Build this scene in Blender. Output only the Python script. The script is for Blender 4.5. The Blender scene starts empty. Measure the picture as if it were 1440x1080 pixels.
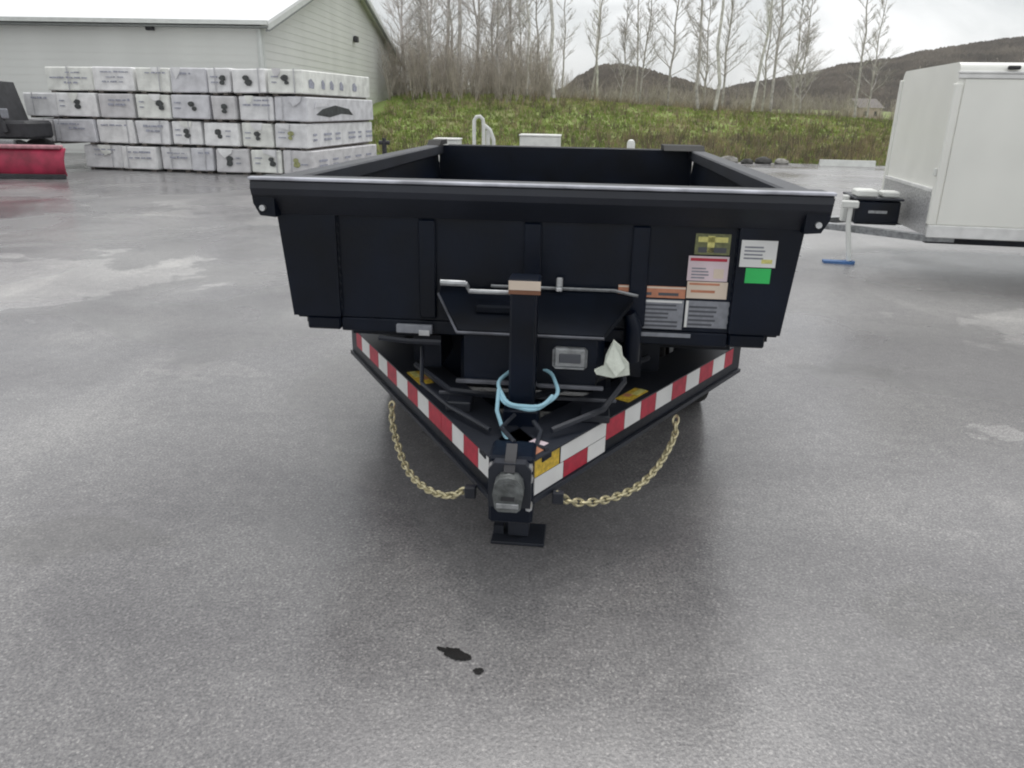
import bpy, math, random
from mathutils import Matrix, Vector, noise
from math import sin, cos, pi, radians

# ---------------------------------------------------------------- camera, sky, sun, exposure
S = bpy.context.scene
COL = S.collection
HC = 1.6
PITCH, ROLL = radians(19.7), radians(1.1)
cd = bpy.data.cameras.new('camera'); cam = bpy.data.objects.new('camera', cd); COL.objects.link(cam)
cd.sensor_width = 36; cd.lens = 1077/1440*36; cd.clip_end = 5000; cd.clip_start = .05
F_ = Vector((0, cos(PITCH), -sin(PITCH))); R0 = Vector((1, 0, 0)); U0 = R0.cross(F_)
R_ = R0*cos(ROLL)+U0*sin(ROLL); U_ = -R0*sin(ROLL)+U0*cos(ROLL)
m = Matrix.Identity(4)
for i in range(3):
    m[i][0] = R_[i]; m[i][1] = U_[i]; m[i][2] = -F_[i]
m.translation = (0, 0, HC)
cam.matrix_world = m
S.camera = cam

SUN_EL, SUN_ROT = radians(62), radians(12)
w = bpy.data.worlds.new('World'); S.world = w; w.use_nodes = True
nt = w.node_tree; nt.nodes.clear(); N = nt.nodes.new; LK = nt.links.new
out = N('ShaderNodeOutputWorld'); bg = N('ShaderNodeBackground'); bg2 = N('ShaderNodeBackground'); mx = N('ShaderNodeMixShader')
sky = N('ShaderNodeTexSky'); sky.sky_type = 'NISHITA'; sky.sun_disc = False; sky.sun_elevation = SUN_EL; sky.sun_rotation = SUN_ROT
bg.inputs[1].default_value = .1; LK(sky.outputs[0], bg.inputs[0])
tc = N('ShaderNodeTexCoord'); mp = N('ShaderNodeMapping'); mp.inputs['Scale'].default_value = (1, 1, 2.6)
nz = N('ShaderNodeTexNoise'); nz.inputs['Scale'].default_value = 3.2; nz.inputs['Detail'].default_value = 6; nz.inputs['Roughness'].default_value = .55; nz.inputs['Distortion'].default_value = .4
cr = N('ShaderNodeValToRGB'); cr.color_ramp.elements[0].position = .33; cr.color_ramp.elements[0].color = (.52, .54, .545, 1)
cr.color_ramp.elements[1].position = .62; cr.color_ramp.elements[1].color = (1, 1, 1, 1)
e = cr.color_ramp.elements.new(.47); e.color = (.74, .755, .755, 1)
LK(tc.outputs['Generated'], mp.inputs[0]); LK(mp.outputs[0], nz.inputs['Vector']); LK(nz.outputs[0], cr.inputs[0]); LK(cr.outputs[0], bg2.inputs[0])
bg2.inputs[1].default_value = .92
mx.inputs[0].default_value = .93
LK(bg.outputs[0], mx.inputs[1]); LK(bg2.outputs[0], mx.inputs[2]); LK(mx.outputs[0], out.inputs[0])
sd = bpy.data.lights.new('sun', 'SUN'); sd.energy = 1.5; sd.angle = radians(45); sd.color = (1, .98, .95)
sun = bpy.data.objects.new('sun', sd); COL.objects.link(sun)
sdir = Vector((sin(SUN_ROT)*cos(SUN_EL), cos(SUN_ROT)*cos(SUN_EL), sin(SUN_EL)))
sun.rotation_euler = sdir.to_track_quat('Z', 'Y').to_euler(); sun.location = (0, 0, 30)
vs = S.view_settings; vs.view_transform = 'Standard'; vs.look = 'None'; vs.gamma = 1; vs.use_curve_mapping = False; vs.exposure = .42
S.render.engine = 'CYCLES'; S.cycles.filter_width = 2.0; S.cycles.use_denoising = True
S.cycles.max_bounces = 6; S.cycles.volume_bounces = 0
rnd = random.Random(7)

# ---------------------------------------------------------------- helpers
MATS = {}
def mat(name, col, rough=.6, metal=0, var=.15, scale=6, bump=0, bscale=40, spec=.5, coat=0, col2=None, detail=5, lo=.35, hi=.65):
    if name in MATS: return MATS[name]
    M = bpy.data.materials.new(name); M.use_nodes = True; t = M.node_tree; b = t.nodes['Principled BSDF']
    b.inputs['Roughness'].default_value = rough; b.inputs['Metallic'].default_value = metal
    b.inputs['Specular IOR Level'].default_value = spec; b.inputs['Coat Weight'].default_value = coat
    c = t.nodes.new('ShaderNodeTexCoord'); n = t.nodes.new('ShaderNodeTexNoise'); n.inputs['Scale'].default_value = scale; n.inputs['Detail'].default_value = detail
    r = t.nodes.new('ShaderNodeValToRGB')
    a = tuple(x*(1-var) for x in col); z = tuple(min(1, x*(1+var)) for x in col) if col2 is None else col2
    if col2 is not None: a = col
    r.color_ramp.elements[0].position = lo; r.color_ramp.elements[1].position = hi
    r.color_ramp.elements[0].color = (*a, 1); r.color_ramp.elements[1].color = (*z, 1)
    t.links.new(c.outputs['Object'], n.inputs['Vector']); t.links.new(n.outputs[0], r.inputs[0]); t.links.new(r.outputs[0], b.inputs['Base Color'])
    if bump:
        n2 = t.nodes.new('ShaderNodeTexNoise'); n2.inputs['Scale'].default_value = bscale; n2.inputs['Detail'].default_value = 4
        bp = t.nodes.new('ShaderNodeBump'); bp.inputs['Strength'].default_value = bump; bp.inputs['Distance'].default_value = .02
        t.links.new(c.outputs['Object'], n2.inputs['Vector']); t.links.new(n2.outputs[0], bp.inputs['Height']); t.links.new(bp.outputs[0], b.inputs['Normal'])
    MATS[name] = M
    return M

class MB:
    """collects geometry for one mesh"""
    def __init__(s): s.v = []; s.f = []; s.mi = []; s.m = []
    def mid(s, mt):
        if mt not in s.m: s.m.append(mt)
        return s.m.index(mt)
    def poly(s, pts, mt):
        k = len(s.v); s.v += [tuple(p) for p in pts]; s.f.append(tuple(range(k, k+len(pts)))); s.mi.append(s.mid(mt))
    def box(s, lo, hi, mt, M=None, ch=0.0):
        x0, y0, z0 = lo; x1, y1, z1 = hi
        if ch <= 0:
            P = [(x0,y0,z0),(x1,y0,z0),(x1,y1,z0),(x0,y1,z0),(x0,y0,z1),(x1,y0,z1),(x1,y1,z1),(x0,y1,z1)]
            Fs = [(0,3,2,1),(4,5,6,7),(0,1,5,4),(1,2,6,5),(2,3,7,6),(3,0,4,7)]
        else:
            cx, cy, cz = (x0+x1)/2, (y0+y1)/2, (z0+z1)/2; hx, hy, hz = (x1-x0)/2, (y1-y0)/2, (z1-z0)/2
            P = []; idx = {}
            for sx in (-1,1):
                for sy in (-1,1):
                    for sz in (-1,1):
                        for ax in range(3):
                            q = [sx*(hx-ch), sy*(hy-ch), sz*(hz-ch)]; q[ax] = (sx*hx, sy*hy, sz*hz)[ax]
                            idx[(sx,sy,sz,ax)] = len(P); P.append((cx+q[0], cy+q[1], cz+q[2]))
            Fs = []
            def addf(l):
                a, b, c = (Vector(P[i]) for i in l[:3]); n = (b-a).cross(c-a); g = sum((Vector(P[i]) for i in l), Vector())/len(l)-Vector((cx,cy,cz))
                Fs.append(tuple(l) if n.dot(g) > 0 else tuple(reversed(l)))
            for ax in range(3):
                o = [i for i in range(3) if i != ax]
                for sg in (-1,1):
                    l = []
                    for a, b in ((-1,-1),(1,-1),(1,1),(-1,1)):
                        k = [0,0,0]; k[ax] = sg; k[o[0]] = a; k[o[1]] = b; l.append(idx[(*k, ax)])
                    addf(l)
            for ax in range(3):
                o = [i for i in range(3) if i != ax]
                for a in (-1,1):
                    for b in (-1,1):
                        k1 = [0,0,0]; k2 = [0,0,0]; k1[ax] = -1; k2[ax] = 1
                        for k in (k1,k2): k[o[0]] = a; k[o[1]] = b
                        addf([idx[(*k1,o[0])], idx[(*k2,o[0])], idx[(*k2,o[1])], idx[(*k1,o[1])]])
            for sx in (-1,1):
                for sy in (-1,1):
                    for sz in (-1,1): addf([idx[(sx,sy,sz,0)], idx[(sx,sy,sz,1)], idx[(sx,sy,sz,2)]])
        k = len(s.v)
        for p in P:
            p = Vector(p)
            if M is not None: p = M @ p
            s.v.append(tuple(p))
        q = s.mid(mt)
        for f in Fs: s.f.append(tuple(i+k for i in f)); s.mi.append(q)
    def prism(s, poly, a, b, mt, axis='x'):
        """extrude 2D poly; axis x: poly=(y,z); y: (x,z); z: (x,y)"""
        n = len(poly); k = len(s.v)
        for t in (a, b):
            for p in poly:
                s.v.append({'x': (t, p[0], p[1]), 'y': (p[0], t, p[1]), 'z': (p[0], p[1], t)}[axis])
        q = s.mid(mt)
        s.f.append(tuple(range(k, k+n))); s.mi.append(q)
        s.f.append(tuple(reversed(range(k+n, k+2*n)))); s.mi.append(q)
        for i in range(n):
            j = (i+1) % n; s.f.append((k+i, k+n+i, k+n+j, k+j)); s.mi.append(q)
    def tube(s, pts, r, mt, n=8, caps=True):
        pts = [Vector(p) for p in pts]; rs = r if isinstance(r, (list, tuple)) else [r]*len(pts); k = len(s.v); q = s.mid(mt)
        up = None
        for i, p in enumerate(pts):
            d = (pts[min(i+1, len(pts)-1)]-pts[max(i-1, 0)])
            d = d.normalized() if d.length > 1e-9 else Vector((0,0,1))
            if up is None: up = d.orthogonal().normalized()
            else:
                up = up-d*up.dot(d); up = up.normalized() if up.length > 1e-6 else d.orthogonal().normalized()
            c = d.cross(up)
            for j in range(n):
                a = 2*pi*j/n; s.v.append(tuple(p+(up*cos(a)+c*sin(a))*rs[i]))
        for i in range(len(pts)-1):
            for j in range(n):
                a = k+i*n+j; b = k+i*n+(j+1) % n; s.f.append((a, b, b+n, a+n)); s.mi.append(q)
        if caps:
            s.f.append(tuple(reversed(range(k, k+n)))); s.mi.append(q)
            e = k+(len(pts)-1)*n; s.f.append(tuple(range(e, e+n))); s.mi.append(q)
    def torus(s, c, R, r, mt, M=None, n=24, k=8, sx=1, sy=1):
        b = len(s.v); q = s.mid(mt)
        for i in range(n):
            a = 2*pi*i/n
            for j in range(k):
                t = 2*pi*j/k; p = Vector(((R+r*cos(t))*cos(a)*sx, (R+r*cos(t))*sin(a)*sy, r*sin(t)))
                if M is not None: p = M @ p
                s.v.append(tuple(p+Vector(c)))
        for i in range(n):
            for j in range(k):
                s.f.append((b+i*k+j, b+((i+1) % n)*k+j, b+((i+1) % n)*k+(j+1) % k, b+i*k+(j+1) % k)); s.mi.append(q)
    def build(s, name, parent=None, smooth=False, fix=True, loc=None):
        me = bpy.data.meshes.new(name); me.from_pydata(s.v, [], s.f)
        for x in s.m: me.materials.append(x)
        me.polygons.foreach_set('material_index', s.mi)
        if smooth: me.polygons.foreach_set('use_smooth', [True]*len(s.f))
        me.update()
        if fix and len(s.f) < 20000:
            import bmesh
            b = bmesh.new(); b.from_mesh(me); bmesh.ops.recalc_face_normals(b, faces=b.faces); b.to_mesh(me); b.free()
        if smooth:
            try: me.set_sharp_from_angle(angle=radians(40))
            except Exception: pass
        o = bpy.data.objects.new(name, me); COL.objects.link(o)
        if parent is not None: o.parent = parent
        if loc is not None: o.location = loc
        return o

def tag(o, label=None, cat=None, group=None, kind=None):
    if label: o['label'] = label
    if cat: o['category'] = cat
    if group: o['group'] = group
    if kind: o['kind'] = kind
    return o
def empty(name, loc, rz, label, cat, group=None):
    o = bpy.data.objects.new(name, None); COL.objects.link(o); o.location = loc; o.rotation_euler = (0, 0, rz); o.empty_display_size = .2
    return tag(o, label, cat, group)

# ---------------------------------------------------------------- materials
BLK = mat('black_paint', (.0018, .0045, .012), .36, spec=.26, var=.5, scale=3, bump=.05, bscale=30)
BLK2 = mat('black_paint_dusty', (.016, .019, .028), .48, var=.3, scale=2.5, bump=.05, bscale=60)
RUB = mat('rubber', (.018, .018, .018), .8, var=.2)
CSTM = mat('cast_iron_grey', (.16, .17, .17), .5, .5, var=.35, scale=25, bump=.3)
GAL = mat('dull_steel', (.33, .34, .35), .42, .6, var=.25, scale=30, bump=.1)
SIL = mat('bright_zinc', (.6, .61, .62), .32, .8, var=.15, scale=30)
GOLD = mat('yellow_zinc_chain', (.52, .47, .30), .4, .55, var=.3, scale=60)
WHT = mat('print_white', (.72, .72, .71), .5, var=.05)
PINKW = mat('print_pale_pink', (.68, .56, .6), .5, var=.08)
CREAM = mat('print_cream', (.68, .57, .47), .5, var=.06)
GREYP = mat('print_grey', (.24, .25, .28), .5, var=.12, scale=40)
GREYD = mat('print_dark_grey', (.08, .085, .1), .5, var=.12)
OLIV = mat('print_olive', (.16, .17, .08), .5, var=.3, scale=50)
REDP = mat('print_red', (.42, .025, .05), .45, var=.15, scale=30)
ORNP = mat('print_orange', (.52, .22, .13), .5, var=.12, scale=30)
YELP = mat('print_yellow', (.62, .42, .05), .45, var=.25, scale=60)
YELG = mat('print_pale_yellow', (.62, .58, .2), .45, var=.15, scale=60)
GRNP = mat('print_green', (.035, .5, .12), .5, var=.08)
BLU = mat('light_blue_cable', (.30, .52, .62), .4, var=.15)
TRW = mat('trailer_white', (.84, .84, .79), .36, var=.04, scale=1.3, coat=.2)
TRIM = mat('trailer_trim', (.74, .74, .73), .35, .1, var=.1)
TREAD = mat('tread_plate', (.6, .6, .61), .35, .6, var=.35, scale=45, bump=.3, bscale=60)
MAR = mat('red_paint_worn', (.32, .018, .055), .5, var=.35, scale=3)
MARL = mat('red_paint_highlight', (.42, .2, .23), .5, var=.3, scale=8)  # pale red: highlight along the blade's top put into the colour
DRK = mat('dark_machine', (.03, .03, .035), .6, var=.3)

# ---------------------------------------------------------------- ground
def ground_mat():
    M = bpy.data.materials.new('asphalt'); M.use_nodes = True; t = M.node_tree; b = t.nodes['Principled BSDF']; n = t.nodes.new; l = t.links.new
    c = n('ShaderNodeTexCoord')
    def nz(sc, det, ro=.55, dist=0, scl=(1, 1, 1)):
        mpp = n('ShaderNodeMapping'); mpp.inputs['Scale'].default_value = scl; l(c.outputs['Object'], mpp.inputs[0])
        x = n('ShaderNodeTexNoise'); x.inputs['Scale'].default_value = sc; x.inputs['Detail'].default_value = det; x.inputs['Roughness'].default_value = ro; x.inputs['Distortion'].default_value = dist
        l(mpp.outputs[0], x.inputs['Vector']); return x.outputs[0]
    def ramp(f, a, b_, ca, cb):
        r = n('ShaderNodeValToRGB'); r.color_ramp.elements[0].position = a; r.color_ramp.elements[1].position = b_
        r.color_ramp.elements[0].color = (*ca, 1); r.color_ramp.elements[1].color = (*cb, 1); l(f, r.inputs[0]); return r.outputs[0]
    def mixc(fac, a, b_, mode='MIX'):
        x = n('ShaderNodeMix'); x.data_type = 'RGBA'; x.blend_type = mode
        (l(fac, x.inputs[0]) if not isinstance(fac, float) else setattr(x.inputs[0], 'default_value', fac))
        l(a, x.inputs[6]); l(b_, x.inputs[7]); return x.outputs[2]
    large = ramp(nz(.32, 5, .55, .5), .38, .66, (.130, .125, .131), (.238, .233, .234))
    fine = ramp(nz(95, 4, .75), .32, .68, (.5, .5, .52), (1.45, 1.45, 1.42))
    vo = n('ShaderNodeTexVoronoi'); vo.inputs['Scale'].default_value = 150; l(c.outputs['Object'], vo.inputs['Vector'])
    sp = ramp(vo.outputs['Color'], .62, .95, (1, 1, 1), (1.75, 1.73, 1.68))
    mott = ramp(nz(14, 5, .7), .3, .7, (.84, .84, .845), (1.16, 1.16, 1.15))
    col = mixc(1.0, large, fine, 'MULTIPLY'); col = mixc(1.0, col, mott, 'MULTIPLY'); col = mixc(.8, col, sp, 'MULTIPLY')
    # pale dried patches and long drag marks
    pale = ramp(nz(.55, 6, .6, 1.2, (1, .45, 1)), .56, .74, (1, 1, 1), (1.5, 1.5, 1.46))
    col = mixc(1.0, col, pale, 'MULTIPLY')
    strk = ramp(nz(1.1, 5, .6, .3, (.35, 2.2, 1)), .55, .8, (1, 1, 1), (.8, .8, .81))
    col = mixc(1.0, col, strk, 'MULTIPLY')
    # broad pale patches paint in the ground's wet sheen; smaller ones mark dirt, oil halos
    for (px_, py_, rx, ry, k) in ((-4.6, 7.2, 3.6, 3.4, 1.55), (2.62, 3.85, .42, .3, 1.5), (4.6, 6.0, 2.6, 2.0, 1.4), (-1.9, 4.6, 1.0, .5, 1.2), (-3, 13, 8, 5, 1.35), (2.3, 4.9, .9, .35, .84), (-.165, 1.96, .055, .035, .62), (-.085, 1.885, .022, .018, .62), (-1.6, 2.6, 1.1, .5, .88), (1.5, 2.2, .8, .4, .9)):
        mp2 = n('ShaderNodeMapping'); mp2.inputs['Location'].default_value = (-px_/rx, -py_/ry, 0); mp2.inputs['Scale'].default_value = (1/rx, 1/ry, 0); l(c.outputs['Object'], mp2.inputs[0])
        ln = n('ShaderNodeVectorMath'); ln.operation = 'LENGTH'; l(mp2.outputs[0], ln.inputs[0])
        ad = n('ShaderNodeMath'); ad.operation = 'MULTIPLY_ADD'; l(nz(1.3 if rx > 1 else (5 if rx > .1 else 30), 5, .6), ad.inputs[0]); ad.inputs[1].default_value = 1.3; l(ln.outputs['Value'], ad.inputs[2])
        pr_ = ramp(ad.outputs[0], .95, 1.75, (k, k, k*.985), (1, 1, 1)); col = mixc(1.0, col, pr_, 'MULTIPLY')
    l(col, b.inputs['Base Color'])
    rr = n('ShaderNodeMapRange'); l(nz(.45, 4, .5, .6), rr.inputs[0]); rr.inputs[1].default_value = .38; rr.inputs[2].default_value = .62; rr.inputs[3].default_value = .15; rr.inputs[4].default_value = .37
    l(rr.outputs[0], b.inputs['Roughness'])
    b.inputs['Specular IOR Level'].default_value = .7
    bp = n('ShaderNodeBump'); bp.inputs['Strength'].default_value = .3; bp.inputs['Distance'].default_value = .003; l(nz(70, 3, .6), bp.inputs['Height']); l(bp.outputs[0], b.inputs['Normal'])
    return M
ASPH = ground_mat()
SOIL = mat('moss_soil', (.06, .052, .032), .95, col2=(.085, .1, .03), scale=.6, bump=.5, bscale=6)
GRASSM = mat('grass_bank', (.22, .235, .09), .95, col2=(.21, .28, .07), scale=.35, detail=8, bump=.6, bscale=5, lo=.4, hi=.56)

mb = MB(); mb.poly([(-2600,-60,-.02),(2600,-60,-.02),(2600,3500,-.02),(-2600,3500,-.02)], SOIL)
tag(mb.build('ground'), kind='structure')
# the parking lot, its far edge irregular
mb = MB()
ed = []
for i in range(61):
    x = -45+i*1.5
    y = 28.2-.22*(x-8)*(.6 if x > 8 else .12)+.35*noise.noise(Vector((x*.4, 3, 0)))+.12*noise.noise(Vector((x*2, 9, 0)))
    if x < -6.5: y = 70
    ed.append((x, y))
for i in range(60):
    a, b = ed[i], ed[i+1]
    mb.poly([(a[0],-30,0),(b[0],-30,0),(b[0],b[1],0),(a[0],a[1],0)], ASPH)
tag(mb.build('parking_lot', fix=False), kind='structure')

def bank_h(x, y):
    base = 27.9-.1*(x-8)*(.9 if x > 8 else .12)
    t = max(0, min(1, (y-base)/17)); t = t*t*(3-2*t)
    top = 2.15-.035*max(-6, min(x, 30))+.35*noise.noise(Vector((x*.06, y*.05, 1)))+(.7 if False else 0)
    h = t*top+.18*t*noise.noise(Vector((x*.35, y*.35, 0)))+.06*noise.noise(Vector((x*1.3, y*1.3, 4)))*min(1, t*8)
    if x < -6: h -= (-6-x)*.25*t
    return -.05+h+max(0, y-60)*.012
mb = MB(); nx, ny = 120, 90; q = mb.mid(GRASSM)
xs = [-40+i*(200/nx) for i in range(nx+1)]; ys = [27+(j/ny)**1.8*160 for j in range(ny+1)]
for y in ys:
    for x in xs: mb.v.append((x, y, bank_h(x, y) if x > -9 else min(bank_h(x, y), -.05)))
for j in range(ny):
    for i in range(nx):
        a = j*(nx+1)+i; mb.f.append((a, a+1, a+nx+2, a+nx+1)); mb.mi.append(q)
tag(mb.build('grass_bank', smooth=True, fix=False), kind='structure')

# ---------------------------------------------------------------- hills
FOREST = mat('bare_forest', (.15, .132, .095), .95, col2=(.205, .175, .135), scale=.06, detail=10, bump=1, bscale=.3)
BRUSH = mat('bare_twigs_far', (.21, .18, .145), .95, var=.35, scale=.05)
def interp(P, x):
    if x <= P[0][0]: return P[0][1]
    for a, b in zip(P, P[1:]):
        if x <= b[0]:
            t = (x-a[0])/(b[0]-a[0]); t = t*t*(3-2*t)*.5+t*.5; return a[1]+(b[1]-a[1])*t
    return P[-1][1]
def hill(name, D, P, depth, x0, x1, n):
    mb = MB(); q = mb.mid(FOREST); ny = 26
    fn = {}
    def H(x, y):
        c = interp(P, x*D/(y if y < D else D)); s = (y-(D-depth))/depth
        s = max(0, min(1, s)) if y <= D else max(0, 1-(y-D)/(depth*1.3))
        s = s*s*(3-2*s)*.55+.45*s
        return -1+(c+1)*s+1.1*noise.noise(Vector((x*.03, y*.03, 2)))*s*(1-abs(2*s-1)*.6)+.5*noise.noise(Vector((x*.15, y*.1, 5)))*s
    rows = ny*2
    for j in range(rows+1):
        y = D-depth+j*(depth*2.1)/rows
        for i in range(n+1):
            x = x0+(x1-x0)*i/n; mb.v.append((x, y, H(x, y)))
    for j in range(rows):
        for i in range(n):
            a = j*(n+1)+i; mb.f.append((a, a+1, a+n+2, a+n+1)); mb.mi.append(q)
    tag(mb.build(name, smooth=True, fix=False), kind='structure')
    return H
h1 = [(-60,.5),(-7.2,2.2),(8.4,4.8),(16.2,7.2),(22.4,11.8),(28.7,15.0),(35.1,16.0),(44.2,14.8),(57.4,11.6),(70.7,7.8),(84,5.4),(97,3.5),(140,1)]
h2 = [(-20,1),(40,2.4),(63,3.6),(85,7),(99,10.2),(120,15),(145,19.3),(169,25),(190,27.5),(204,31.5),(252,38.5),(307,45),(374,53),(600,60)]
Ha = hill('near_hill', 300, h1, 120, -120, 200, 120)
Hb = hill('far_hill', 420, h2, 170, -60, 560, 150)
def hill_brush(H, D, depth, x0, x1, num, label):
    mb = MB(); q = mb.mid(BRUSH); r = random.Random(3)
    for k in range(num):
        y = D+20-(depth*.95)*r.random()**1.4; x = x0+(x1-x0)*r.random(); z = H(x, y)-.2
        hh = r.uniform(1.2, 2.9); a = r.random()*pi
        for t in (0, 1.6):
            wv = r.uniform(.35, 1.1); dx, dy = cos(a+t)*wv, sin(a+t)*wv
            i = len(mb.v); mb.v += [(x-.12*dx, y-.12*dy, z), (x+.12*dx, y+.12*dy, z), (x+dx, y+dy, z+hh*.65), (x+.1*dx, y+.1*dy, z+hh), (x-dx*.9, y-dy*.9, z+hh*.7)]
            mb.f.append((i, i+1, i+2, i+3, i+4)); mb.mi.append(q)
    o = mb.build('hillside_woods', fix=False); tag(o, label, 'woods', kind='stuff')
hill_brush(Ha, 300, 120, -10, 110, 15000, 'bare brown woods covering the low rounded hill')
hill_brush(Hb, 420, 170, 30, 330, 26000, 'bare brown woods on the long ridge rising to the right')

# ---------------------------------------------------------------- grass, weeds, undergrowth (stuff)
GB = [mat('grass_blade_%s' % k, c, .8, var=.3, scale=1) for k, c in (('green', (.225, .29, .07)), ('olive', (.255, .30, .08)), ('straw', (.38, .33, .19)))]
mb = MB(); r = random.Random(11)
for k in range(42000):
    y = 28.2+22*r.random()**1.15; x = -6.5+34*r.random()
    if abs(x-1)/y > .9: continue
    z = bank_h(x, y)-.02; nn = noise.noise(Vector((x*.18, y*.25, 7)))
    mt = GB[0] if nn+r.uniform(-.35, .35) > .02 else (GB[1] if r.random() < .7 else GB[2])
    if r.random() < .12: mt = GB[2]
    hh = r.uniform(.07, .2); ww = r.uniform(.03, .07); a = r.random()*2*pi; dx, dy = cos(a)*ww, sin(a)*ww
    for t in range(2):
        ox, oy = r.uniform(-.1, .1), r.uniform(-.1, .1); l = r.uniform(-.07, .07)
        mb.poly([(x+ox-dx, y+oy-dy, z), (x+ox+dx, y+oy+dy, z), (x+ox+l, y+oy+l, z+hh)], mt)
tag(mb.build('grass', fix=False), 'mossy green grass growing over the bank beyond the lot', 'grass', kind='stuff')
WD = mat('dry_weeds', (.27, .215, .13), .9, var=.35, scale=1); WD2 = mat('dark_brambles', (.13, .11, .08), .9, var=.3, scale=1)
TW = mat('twig_brown', (.42, .375, .33), .9, var=.3, scale=2)
mb = MB()
for k in range(2600):
    if r.random() < .3: x = r.gauss(9.5, 4.5); y = 28.3+r.random()*6
    else: x = -6+r.random()*34; y = 29+r.random()*30
    z = bank_h(x, y); mt = WD if r.random() < .55 else WD2
    for t in range(7):
        a = r.random()*2*pi; hh = r.uniform(.2, .7); l = r.uniform(.05, .35)
        p = Vector((x+r.uniform(-.1, .1), y+r.uniform(-.1, .1), z-.05)); q_ = p+Vector((cos(a)*l, sin(a)*l, hh))
        mb.poly([p-Vector((.012, 0, 0)), p+Vector((.012, 0, 0)), q_], mt)
tag(mb.build('weeds', fix=False), 'dry brown weeds and brambles along the foot of the bank', 'weeds', kind='stuff')
mb = MB(); r = random.Random(5)
for k in range(900):
    if r.random() < .5: x = -6.8+r.random()**1.3*9; y = 41+r.random()*18
    else: x = -2+r.random()*34; y = 46+r.random()*25
    z = bank_h(x, y); big = 1 if x < 2 else .55
    for t in range(6):
        a = r.random()*2*pi; hh = r.uniform(.8, 3.6)*big; l = hh*r.uniform(.1, .4)
        p = Vector((x, y, z-.05)); mid = p+Vector((cos(a)*l*.4, sin(a)*l*.4, hh*.55)); q_ = p+Vector((cos(a)*l, sin(a)*l, hh))
        mb.tube([p, mid, q_], [.014, .01, .004], TW, n=3, caps=False)
        for u in range(3):
            s0 = p.lerp(q_, r.uniform(.4, .95)); a2 = r.random()*2*pi; e2 = s0+Vector((cos(a2)*.3, sin(a2)*.3, r.uniform(.2, .6)))*big
            mb.tube([s0, e2], [.007, .003], TW, n=3, caps=False)
tag(mb.build('undergrowth', fix=False), 'tangle of bare brown saplings behind the grass bank', 'undergrowth', kind='stuff')

# ---------------------------------------------------------------- bare trees
BARK = mat('bark_grey', (.46, .43, .41), .9, var=.3, scale=4); BARKP = mat('bark_pale', (.62, .60, .57), .85, var=.25, scale=5)
def tree_proto(seed, H, spread, bark, lowest=.3, twig=1.0):
    r = random.Random(seed); tr = MB(); cw = MB()
    pts = []; x = y = 0
    for i in range(9):
        t = i/8; pts.append(Vector((x, y, H*t-.3))); x += r.uniform(-.16, .16)*H/12; y += r.uniform(-.16, .16)*H/12
    rad = [.0066*H*(1-i/8)**.8+.012 for i in range(9)]
    tr.tube(pts, rad, bark, n=6)
    def at(t):
        f = t*8; i = min(7, int(f)); return pts[i].lerp(pts[i+1], f-i)
    nb = int(20*twig)+5
    for b in range(nb):
        t = lowest+(1-lowest)*(b+r.random())/nb; p = at(min(t, .99)); a = r.random()*2*pi
        L = spread*H*(1.08-t)*r.uniform(.6, 1.1); el = radians(r.uniform(28, 62))
        d = Vector((cos(a)*cos(el), sin(a)*cos(el), sin(el))); q1 = p+d*L*.5; d2 = (d+Vector((0, 0, .35))+Vector((r.uniform(-.2, .2), r.uniform(-.2, .2), 0))).normalized(); q2 = q1+d2*L*.5
        tr.tube([p, q1, q2], [.028*(1.2-t)+.008, .018*(1.2-t)+.005, .005], bark, n=4, caps=False)
        for s in range(int(12*twig)):
            u = r.uniform(.25, 1); s0 = p.lerp(q1, u*2) if u < .5 else q1.lerp(q2, u*2-1); a2 = r.random()*2*pi
            L2 = L*r.uniform(.18, .45); dd = (d+Vector((cos(a2), sin(a2), .3))*.7).normalized(); e1 = s0+dd*L2
            cw.tube([s0, e1], [.0095, .004], bark, n=3, caps=False)
            for g in range(4):
                v0 = s0.lerp(e1, r.uniform(.3, 1)); a3 = r.random()*2*pi; e2 = v0+(dd+Vector((cos(a3), sin(a3), .2))*.8).normalized()*L2*r.uniform(.3, .6)
                cw.tube([v0, e2], [.006, .003], bark, n=3, caps=False)
    a = tr.build('trunk', fix=False, smooth=True); b = cw.build('crown', fix=False)
    return a.data, b.data, a, b
protos = [tree_proto(1, 12, .2, BARK, .28), tree_proto(2, 13, .13, BARKP, .4, .9), tree_proto(3, 11, .28, BARK, .2, 1.25), tree_proto(4, 12, .17, BARKP, .32), tree_proto(9, 9, .3, BARK, .15, 1.4)]
for p in protos:
    for o in p[2:]: bpy.data.objects.remove(o)
kinds = ['slim grey bare tree', 'tall thin pale-barked bare tree', 'broad twiggy bare tree', 'pale bare tree with short side limbs', 'bushy low bare tree']
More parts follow.
